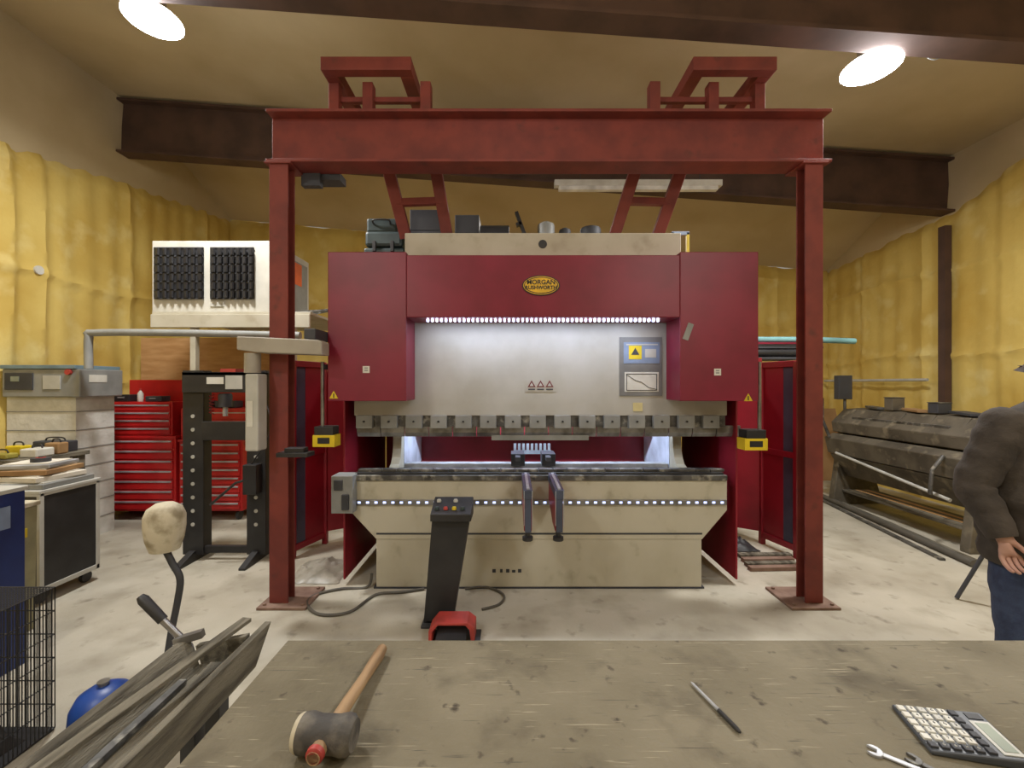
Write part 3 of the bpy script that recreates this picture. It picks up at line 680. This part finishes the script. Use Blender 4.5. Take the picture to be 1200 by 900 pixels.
for i in range(n+1): m.tube([(X0+(X1-X0)*i/n,Y0,Zt),(X0+(X1-X0)*i/n,Y1,Zt)],.0022,5)
m.build('lid_panel',black,t)
MB().box(X0,Y0,.0,X1,Y1,.012).build('floor_tray',black,t,.003)
heap(-2.70,1.58,-2.3,2.02,.5,.45,'dark_blanket',M('blanket',(44,40,38),.95),'dark crumpled blanket inside the wire cage','blanket',7,.013)
t=thing('blue_gas_bottle','round blue gas bottle on the floor beside the wire cage','gas bottle',(-2.03,2.12,0))
MB().lathe([(.10,0),(.125,.02),(.13,.06),(.125,.12),(.10,.17),(.06,.195),(.025,.205)],(-2.03,2.12,0),n=28).build('body',M('bottle_blue',(34,70,146),.4),t); MB().lathe([(.02,.2),(.02,.215),(.026,.22),(.026,.225)],(-2.03,2.12,0),n=12).build('valve',steel,t)
# timber trough with sloping sides and an uneven far end
t=thing('timber_trough','weathered grey timber trough on trestle legs left of the workbench','trough',(-1.25,1.45,0))
a,b=-1.42,-1.11
def slopeboard(x0,x1,zt_,zb_,ya,yt,yb,w):
    m=MB(); m.add([(x0,ya,zt_),(x0+w,ya,zt_),(x1+w,ya,zb_),(x1,ya,zb_),(x0,yt,zt_),(x0+w,yt,zt_),(x1+w,yb,zb_),(x1,yb,zb_)],[(0,1,2,3),(7,6,5,4),(0,4,5,1),(1,5,6,2),(2,6,7,3),(3,7,4,0)]); return m.build('side_board',oldwood,t,.003)
slopeboard(a,a+.08,.605,.50,1.0,1.84,1.80,.03)
slopeboard(b-.03,b-.06,.605,.44,1.0,1.97,1.90,.03)
m=MB(); m.prism([(a+.06,1.83,.575),(b-.05,1.86,.60),(b-.05,1.86,.43),(a+.10,1.83,.45)],(0,.03,0)); m.build('end_board',oldwood,t,.003)
m=MB(); m.box(a+.08,1.0,.475,b-.06,1.83,.50); m.build('bottom_board',oldwood,t,.003)
for y in (1.15,1.75):
    for x in (a+.11,b-.10): MB().box(x-.03,y-.03,0,x+.03,y+.03,.475).build('leg',black,t,.003)
tag(MB().bar((-1.35,1.02,.62),(-1.21,1.95,.625),.045,.018).build('timber_batten',oldwood,bev=.003),'narrow grey timber batten lying across the top of the trough end','batten')
tag(MB().bar((-1.22,1.02,.517),(-1.24,1.8,.517),.06,.025).build('timber_offcut',oldwood,bev=.003),'broad timber offcut on the bottom of the trough','offcut')
tag(MB().bar((-1.30,1.02,.515),(-1.31,1.7,.515),.03,.02).build('steel_angle',dsteel,bev=.002),'dark steel length lying in the trough beside the offcut','steel bar')
t=thing('pry_bar','steel bar with black grip leaning out of the timber trough','bar',W(218,755,1.83))
MB().tube([W(190,726,1.83),W(222,757,1.84),W(222,757,1.84)+Vector((.02,0,-.07))],.014,10).build('shaft',steel,t); MB().tube([W(164,699,1.83),W(168,703,1.83),W(191,727,1.83)],[.014,.022,.02],10).build('grip',black,t)
MB().bar(W(205,752,1.82),W(238,742,1.84),.03,.03).build('cross_piece',steel,t)
t=thing('padded_stand','worn cream padded head on a bent dark rod stand','stand',(XX(190,2.2),2.2,0))
Y=2.2
MB().lathe([(.02,-.125),(.065,-.115),(.082,-.06),(.09,.0),(.09,.06),(.075,.10),(.04,.125),(.01,.13)],W(193,618,Y),n=20).build('pad',cream,t)
MB().tube(sm([W(194,644,Y),W(202,660,Y),W(211,678,Y),W(208,705,Y),W(200,745,Y),W(194,790,Y),Vector((XX(192,Y),Y,.01))]),.016,10).build('rod',dark,t)
MB().lathe([(.09,0),(.09,.012),(.03,.02)],(XX(192,Y),Y,0),n=24).build('base',dark,t)
# ================================================================= foreground bench
t=thing('plywood_workbench','scarred brown plywood workbench across the foreground','workbench',(.7,.9,0))
m=MB(); m.box(-.70,.35,.865,2.1,1.333,.9); m.build('top',benchm,t,.003)
for x in (-.6,2.0):
    for y in (.43,1.24): MB().box(x-.04,y-.04,0,x+.04,y+.04,.865).build('leg',oldwood,t,.003)
for y in (.41,1.22): MB().box(-.6,y,.75,2.0,y+.04,.86).build('apron',oldwood,t,.003)
ZB=.9005
t=thing('mallet','wooden handled mallet with dark head lying on the foreground bench','hammer',(-.40,.925,ZB),math.radians(-3))
MB().tube([(0,-.062,.040),(0,-.05,.040),(0,.1,.034),(0,.2,.024),(0,.30,.018),(0,.335,.019)],[.014,.017,.015,.014,.017,.014],14).build('handle',hickory,t,local=True)
MB().lathe([(.030,-.062),(.038,-.055),(.040,-.04),(.036,-.02),(.036,.02),(.040,.04),(.038,.052),(.030,.06)],(0,0,.041),'X',28).build('head',rubber,t,local=True)
MB().lathe([(.034,-.066),(.037,-.060),(.0375,-.045)],(0,0,.041),'X',28).build('face',cream,t,local=True)
MB().lathe([(.019,-.048),(.018,-.058),(.012,-.062)],(0,0,.041),'Y',16).build('handle_end',red2,t,local=True)
a=Vector((.477,1.136,ZB+.006)); b=Vector((.520,.972,ZB+.006)); d=b-a
t=thing('scriber','thin silver scriber pen with dark grip on the foreground bench','pen',(a+b)/2)
MB().tube([a,a+d*.04,a+d*.6],[.0012,.003,.0045],8).build('barrel',brsteel,t); MB().tube([a+d*.6,a+d*.95,b],[.0052,.0052,.003],8).build('grip',black,t)
t=thing('calculator','dark grey desk calculator with pale keys at the bench corner','calculator',(1.005,.965,ZB),math.radians(-14))
w2,h2=.088,.070
calm=M('calculator_case',(74,79,86),.4)
MB().prism([(-w2,-h2,0),(w2,-h2,0),(w2,-h2,.022),(-w2,-h2,.010)],(0,2*h2,0)).build('body',calm,t,.004,local=True)
def zc_(x): return .010+(x+w2)/(2*w2)*.012
MB().prism([(.045,-h2+.01,zc_(.045)),(.082,-h2+.01,zc_(.082)),(.082,-h2+.01,zc_(.082)+.002),(.045,-h2+.01,zc_(.045)+.002)],(0,2*h2-.045,0)).build('display_bezel',lgrey,t,local=True)
MB().prism([(.052,-h2+.018,zc_(.052)+.002),(.076,-h2+.018,zc_(.076)+.002),(.076,-h2+.018,zc_(.076)+.003),(.052,-h2+.018,zc_(.052)+.003)],(0,2*h2-.06,0)).build('display',lcd,t,local=True)
MB().prism([(.05,h2-.028,zc_(.05)),(.078,h2-.028,zc_(.078)),(.078,h2-.028,zc_(.078)+.002),(.05,h2-.028,zc_(.05)+.002)],(0,.018,0)).build('solar_cell',black,t,local=True)
chars='0123456789+-=x/%.C'
k=0
for i in range(6):
    for j in range(6):
        x=-.076+i*.0205; y=-.054+j*.0215; z=zc_(x)
        o=MB().box(x-.0075,y-.008,z-.002,x+.0075,y+.008,z+.005).build('key',dark if (j==0 or i==5) else white if (i+j)%7 else lgrey,t,.0015,local=True)
        if 0<i<5: text(chars[k%18],.009,(x,y,z+.0052),lgrey if j==0 else black,o,'key_digit',flat=True); k+=1
def spanner(loc,rz,L,label,mt):
    t=thing('spanner',label,'spanner',loc,rz)
    R=.016
    pts=[]
    for k in range(13):
        a=math.radians(38+k*(284/12)); pts.append((-R*math.cos(a),R*math.sin(a)))
    poly=pts+[(-.006,-.0075),(.004,-.006),(.004,.006),(-.006,.0075)]
    m=MB(); m.prism([(x,y,0) for x,y in poly],(0,0,.006)); m.build('jaw',mt,t,.001,local=True)
    MB().box(.012,-.006,.001,L,.006,.005).build('shank',mt,t,.0015,local=True)
    MB().lathe([(.013,0),(.014,.003),(.013,.007)],(L+.01,0,0),n=20).build('ring_end',mt,t,local=True)
spanner((.785,.925,ZB),math.radians(-38),.12,'steel open ended spanner left of the calculator',brsteel)
spanner((.85,.905,ZB),math.radians(-50),.10,'smaller darker spanner between the first spanner and the calculator',dsteel)
# ================================================================= right side
t=thing('sheet_folder','old dusty grey brown sheet metal folding machine against right wall','folding machine',(4.95,5.2,0))
ya,yb=4.25,6.15
m=MB(); m.prism([(4.62,ya,1.02),(4.60,ya,1.16),(4.78,ya,1.34),(5.05,ya,1.36),(5.12,ya,1.18),(5.05,ya,1.02)],(0,yb-ya,0)); m.build('clamping_beam',foldm,t,.01)
m=MB(); m.prism([(4.55,ya,.72),(4.50,ya,.94),(4.62,ya,1.0),(4.74,ya,.98),(4.70,ya,.70)],(0,yb-ya,0)); m.build('bending_leaf',foldm,t,.01)
m=MB(); m.prism([(4.75,ya+.05,.62),(4.75,ya+.05,.98),(5.15,ya+.05,.98),(5.15,ya+.05,.62)],(0,yb-ya-.1,0)); m.build('bed_beam',foldm,t,.01)
m=MB(); m.prism([(4.56,ya+.03,.71),(4.60,ya+.03,.71),(4.80,ya+.03,.40),(4.76,ya+.03,.40)],(0,yb-ya-.06,0)); m.build('sloping_panel',foldm,t,.004)
for y in (ya,yb-.1):
    m=MB(); m.prism([(4.56,y,0),(5.30,y,0),(5.25,y,.06),(5.12,y,.5),(5.15,y,1.15),(5.0,y,1.28),(4.7,y,1.1),(4.62,y,.5),(4.56,y,.06)],(0,.1,0)); m.build('end_frame',foldm,t,.01)
for k in range(5):
    y=ya+.2+k*.37; MB().bar((4.61,y,1.13),(4.78,y,1.34),.05,.03).build('clamp_finger',foldm,t,.004)
MB().box(4.66,ya+.3,1.20,4.70,yb-.3,1.25).build('clamp_lip',dsteel,t,.004)
MB().tube([(4.52,ya+.15,.50),(4.52,yb-.2,.74)],.018).build('brace_rod',lgrey,t)
MB().tube([(4.50,ya+.2,.95),(4.38,ya+.2,.80),(4.36,ya+.2,.55)],.02).build('lift_handle',dsteel,t)
MB().tube([(4.50,yb-.1,.95),(4.40,yb-.1,1.2),(4.40,yb-.1,1.5)],.02).build('lift_handle',dsteel,t)
MB().box(4.68,ya+.1,.18,5.1,yb-.1,.21).build('lower_shelf',oldwood,t,.004)
for k in range(5):
    tag(MB().box(4.69+.06*k,ya+.15+.05*k,.212,4.745+.06*k,yb-.25,.238).build('wood_strip',[oldwood,ply][k%2],bev=.003),'wooden strip on folding machine shelf, '+['first','second','third','fourth','fifth'][k]+' from its front','wood strip','wood strips on the folding machine shelf')
for k,(y,mt,lb) in enumerate(((4.6,dark,'dark metal offcut on top of the folding machine nearest camera'),(5.2,card,'brown folded cardboard lying on top of the folding machine'),(5.78,dsteel,'steel channel offcut on top of the folding machine far end'))):
    tag(MB().bar((4.86,y-.17,1.375),(4.98,y+.17,1.385),.16-.03*k,.03).build('metal_offcut' if k!=1 else 'cardboard_offcut',mt,bev=.004),lb,'offcut')
for k,(y,h,mt,lb) in enumerate(((4.91,.12,dark,'dark square tin on top of the folding machine'),(5.49,.16,foldm,'brown metal box on top of the folding machine near the cardboard'))):
    tt=thing('metal_box',lb,'box',(4.92,y,1.36)); MB().box(4.84,y-.06,1.362,5.0,y+.06,1.36+h).build('body',mt,tt,.006); MB().box(4.835,y-.065,1.36+h,5.005,y+.065,1.37+h).build('lid',dsteel,tt,.003)
t=thing('counterweight_post','black box on a thin post at the far end of the folding machine','post',(XX(990,6.45),6.45,0))
MB().tube([(XX(990,6.45),6.45,.0),(XX(990,6.45),6.45,1.5)],.02).build('pole',dsteel,t); MB().pb(983,440,999,468,6.4,6.5).build('box',dark,t,.006)
MB().box(XX(990,6.45)-.1,6.35,0,XX(990,6.45)+.1,6.55,.02).build('base',dark,t)
tag(MB().tube([(4.62,6.4,.035),(4.28,3.95,.035)],.034,12).build('steel_tube',hose),'long dark round tube on the floor before the folding machine','tube')
tag(MB().bar((4.70,6.3,.015),(4.40,4.05,.015),.07,.03).build('floor_plank',oldwood,bev=.003),'thin grey plank on floor between the steel tube and the folding machine','plank')
tag(MB().bar((4.52,6.3,.012),(4.14,4.1,.012),.05,.022).build('steel_length',dsteel,bev=.002),'flat steel length on the floor on the near side of the tube','steel bar')
t=thing('cardboard_sheet','brown cardboard sheet leaning in the far right corner','cardboard',(5.7,7.8,0))
m=MB(); m.prism([(5.30,7.5,0),(5.95,7.5,0),(5.95,7.85,1.25),(5.30,7.85,1.25)],(0,.02,0)); m.build('front_sheet',card,t); m=MB(); m.prism([(5.15,7.62,0),(5.75,7.62,0),(5.75,7.95,1.0),(5.15,7.95,1.0)],(0,.02,0)); m.build('rear_sheet',card,t)
t=thing('storage_rack','dark tubular rack behind the right guard of the press brake','rack',(3.3,5.4,0))
for x in (3.02,3.52):
    for y in (5.22,5.58): MB().box(x-.025,y-.025,0,x+.025,y+.025,2.02).build('leg',redp,t,.003)
for z in (2.0,1.1,.4): MB().box(2.98,5.2,z,3.56,5.6,z+.03).build('shelf',dark,t,.003)
for k in range(3):
    tag(MB().tube([(2.96,5.27+.11*k,2.085),(3.75+.05*k,5.27+.11*k,2.085)],.05,12).build('dark_roll',[black,dark,rubber][k]),'black rolled material on the rack, '+['front','middle','rear'][k]+' of the lower layer','roll')
for k in range(3):
    tag(MB().box(2.94+.03*k,5.23,2.137+.026*k,3.82-.06*k,5.56,2.16+.026*k).build('dark_sheet',[dark,black,maroon][k],bev=.003),['lowest dark sheet lying over the rolls on the rack','middle black sheet lying over the rolls on the rack','dark red sheet under the pale blue pipe on the rack'][k],'sheet')
tag(MB().tube([(3.0,5.33,2.255),(3.7,5.33,2.255),(4.28,5.33,2.235)],.036,12).build('pale_blue_pipe',teal),'long pale blue pipe lying on top of the stacked dark sheets','pipe')
for k in range(4):
    tag(MB().bar(fl(866+k*4,651+k*5,.02),fl(926+k*3,650+k*5,.02),.06,.035).build('timber_block',[oldwood,platem][k%2],bev=.003),'timber block on floor by the right guard, '+['rearmost','second from rear','third from rear','nearest the camera'][k],'block','timber blocks by the right guard')
heap(2.0,4.3,2.5,4.62,.16,.6,'rag_heap',black,'crumpled black rag heap on the floor at the right machine corner','rags')
heap(-1.95,3.62,-1.48,4.1,.10,.5,'plastic_film',polym,'crumpled grey plastic film on the floor at the left machine corner','plastic film',6,.004)
t=thing('folding_trestle','thin dark tubular folding trestle standing behind the person','trestle',(3.7,3.4,0))
MB().tube([Vector((XX(1121,3.37),3.37,.01)),Vector((XX(1158,3.25),3.25,.46))],.014).build('leg',dark,t)
MB().tube([Vector((XX(1172,3.0),3.0,.01)),Vector((XX(1160,3.22),3.22,.46))],.014).build('leg',dark,t)
MB().tube([Vector((XX(1121,3.37)+.6,3.37,.01)),Vector((XX(1158,3.25)+.5,3.25,.46))],.014).build('leg',dark,t)
MB().tube([Vector((XX(1158,3.25)-.02,3.25,.46)),Vector((XX(1158,3.25)+.55,3.25,.46))],.018).build('top_rail',dark,t)
tag(MB().lathe([(.05,-.02),(.05,0)],(XL+.11,4.87,3.0),'X',16).build('wall_sensor',white),'small round white sensor on the left foam wall','sensor')
# ================================================================= person
cx,cy=2.52,1.95
pr=thing('person','person in faded dark jacket and blue jeans standing at the right edge','person',(cx,cy,0))
def skinmesh(name,nodes,edges,root,mat,parent,sub=2):
    ks=list(nodes); mi=ORG[parent].inverted()
    me=bpy.data.meshes.new(name); me.from_pydata([tuple(mi@Vector(nodes[k][0])) for k in ks],[(ks.index(a),ks.index(b)) for a,b in edges],[])
    o=bpy.data.objects.new(name,me); col.objects.link(o); o.parent=parent; ORG[o]=ORG[parent]
    md=o.modifiers.new('skin','SKIN'); md.use_smooth_shade=True
    for i,k in enumerate(ks):
        r=nodes[k][1]; sv=me.skin_vertices[0].data[i]; sv.radius=r if isinstance(r,tuple) else (r,r); sv.use_root=(k==root)
    if sub: s2=o.modifiers.new('sub','SUBSURF'); s2.levels=sub; s2.render_levels=sub
    me.materials.append(mat); return o
N={'pel':((cx,cy,.95),(.14,.11)),'wa':((cx,cy,1.12),(.13,.10)),'ch':((cx,cy,1.36),(.16,.11)),'nb':((cx,cy,1.55),.07),'nk':((cx,cy-.01,1.63),.052),'jaw':((cx,cy-.025,1.71),.066),'hd':((cx,cy-.01,1.79),.085),'tp':((cx,cy,1.85),.06)}
E=[('pel','wa'),('wa','ch'),('ch','nb'),('nb','nk'),('nk','jaw'),('jaw','hd'),('hd','tp')]
def arm(s,sh,el,wr,kn):
    N['s'+s]=(sh,.06);N['e'+s]=(el,.042);N['w'+s]=(wr,.027)
    E.extend([('ch','s'+s),('s'+s,'e'+s),('e'+s,'w'+s)])
    sh,el,wr,kn=map(Vector,(sh,el,wr,kn)); d=(kn-wr).normalized()
    N['p'+s]=(wr+d*.05,(.032,.018)); E.append(('w'+s,'p'+s))
    side=d.cross(Vector((.5,1,0))).normalized(); fwd=side.cross(d)
    pal=wr+d*.085; 
    for i,(off,ln) in enumerate(((-.028,.062),(-.0095,.072),(.0095,.066),(.028,.050))):
        a=pal+side*off; b=a+d*ln*.42-fwd*.012; c=b+d*ln*.26-fwd*.026; e=c+d*ln*.05-fwd*.026
        N['f%s%da'%(s,i)]=(a,.0100);N['f%s%db'%(s,i)]=(b,.009);N['f%s%dc'%(s,i)]=(c,.0082);N['f%s%dd'%(s,i)]=(e,.007)
        E.extend([('p'+s,'f%s%da'%(s,i)),('f%s%da'%(s,i),'f%s%db'%(s,i)),('f%s%db'%(s,i),'f%s%dc'%(s,i)),('f%s%dc'%(s,i),'f%s%dd'%(s,i))])
    sg=1 if s=='r' else -1
    a=wr+d*.035+side*(.032*sg)-fwd*.01; b=a+d*.035+side*(.018*sg)-fwd*.02; c=b+d*.028+side*(.002*sg)-fwd*.012
    N['t%sa'%s]=(a,.012);N['t%sb'%s]=(b,.0105);N['t%sc'%s]=(c,.008); E.extend([('w'+s,'t%sa'%s),('t%sa'%s,'t%sb'%s),('t%sb'%s,'t%sc'%s)])
SR=(2.235,1.94,1.49);ER=(2.135,1.97,1.23);WR=(2.150,1.87,1.03)
arm('r',SR,ER,WR,(2.165,1.84,.91))
arm('l',(cx+.28,cy-.01,1.50),(cx+.38,cy+.03,1.21),(cx+.39,cy-.04,.98),(cx+.38,cy-.06,.86))
for s,g in (('r',-1),('l',1)):
    N['h'+s]=((cx+g*.12,cy,.90),.085);N['k'+s]=((cx+g*.17,cy-.02,.50),.055);N['a'+s]=((cx+g*.17,cy+.02,.10),.035);N['o'+s]=((cx+g*.18,cy-.13,.035),.03)
    E+= [('pel','h'+s),('h'+s,'k'+s),('k'+s,'a'+s),('a'+s,'o'+s)]
skinmesh('body',N,E,'pel',skin,pr)
def loft(name,secs,mat,n=32,seed=0,amp=.008):
    m=MB(); vs=[];fs=[]
    for (x,y,z,rx,ry) in secs:
        for k in range(n):
            t=2*math.pi*k/n; q=1+amp*8*noise.noise(Vector((math.cos(t)*2+seed,math.sin(t)*2,z*6)))
            vs.append((x+rx*q*math.copysign(abs(math.cos(t))**.85,math.cos(t)),y+ry*q*math.sin(t),z))
    for i in range(len(secs)-1):
        for k in range(n): l=(k+1)%n; fs.append((i*n+k,i*n+l,(i+1)*n+l,(i+1)*n+k))
    fs+=[tuple(range(n)),tuple((len(secs)-1)*n+k for k in range(n))]
    m.add(vs,fs,True); return m.build(name,mat,pr)
secs=[(cx,cy,.88,.31,.18),(cx,cy,.90,.325,.19)]
for i in range(12):
    z=.94+i*.042; secs.append((cx,cy,z,.335-.012*math.sin(i*1.9),.20))
secs+=[(cx,cy,1.46,.33,.175),(cx,cy,1.50,.31,.155),(cx,cy,1.54,.275,.135),(cx,cy,1.58,.22,.115),(cx,cy,1.61,.15,.10),(cx,cy,1.64,.09,.088),(cx,cy,1.67,.082,.082)]
loft('jacket',secs,jacket)
def sleeve(sh,el,wr):
    sh,el,wr=map(Vector,(sh,el,wr)); pts=sm([sh+Vector((.04*(1 if sh.x<cx else -1),0,.035)),sh,sh*.5+el*.5,el,el*.5+wr*.5,wr+(wr-el)*.02],6); n=len(pts)
    rr=[(.100-.046*i/(n-1))*(1+.04*math.sin(i*1.7)) for i in range(n)]; rr[0]=.05; rr[1]=.075; rr[2]=.088; rr[-1]=.048
    MB().tube(pts,rr,20).build('sleeve',jacket,pr)
sleeve(SR,ER,WR); sleeve((cx+.28,cy-.01,1.49),(cx+.38,cy+.03,1.21),(cx+.39,cy-.035,1.0))
def leg(g):
    pts=sm([(cx+g*.14,cy,.93),(cx+g*.17,cy,.80),(cx+g*.18,cy-.02,.50),(cx+g*.18,cy+.01,.25),(cx+g*.18,cy+.02,.07)],6); n=len(pts)
    MB().tube(pts,[(.135-.06*i/(n-1))*(1+.03*math.sin(i*2.1)) for i in range(n)],18).build('jeans',jeans,pr)
    skinmesh('shoe',{'a':((cx+g*.17,cy+.05,.05),.06),'b':((cx+g*.175,cy-.08,.045),.055),'c':((cx+g*.18,cy-.17,.035),.04)},[('a','b'),('b','c')],'a',dark,pr)
leg(-1); leg(1)
skinmesh('hair',{'a':((cx,cy+.03,1.77),.082),'b':((cx,cy+.015,1.83),.088),'c':((cx,cy-.02,1.865),.066)},[('a','b'),('b','c')],'b',hairm,pr)
for g in (-1,1):
    MB().lathe([(.002,-.012),(.011,-.006),(.012,0),(.011,.006)],(cx+g*.03,cy-.088,1.785),'Y',12).build('eye',white,pr)
    MB().lathe([(.008,-.01),(.018,0),(.02,.02),(.008,.03)],(cx+g*.085,cy,1.76),'Z',10).build('ear',skin,pr)
MB().prism([(cx-.014,cy-.085,1.735),(cx+.014,cy-.085,1.735),(cx,cy-.125,1.74),],(0,.006,.04)).build('nose',skin,pr)
MB().bar((cx-.022,cy-.092,1.705),(cx+.022,cy-.092,1.705),.01,.01).build('mouth',red2,pr)
# ================================================================= camera
cam=bpy.data.cameras.new('cam'); cam.lens=15; cam.sensor_width=36; cam.clip_start=.05
co=bpy.data.objects.new('camera',cam); co.location=(0,0,H); co.rotation_euler=(math.radians(90),0,0); col.objects.link(co); sc.camera=co
sc.view_settings.view_transform='Standard'
sc.view_settings.exposure=0
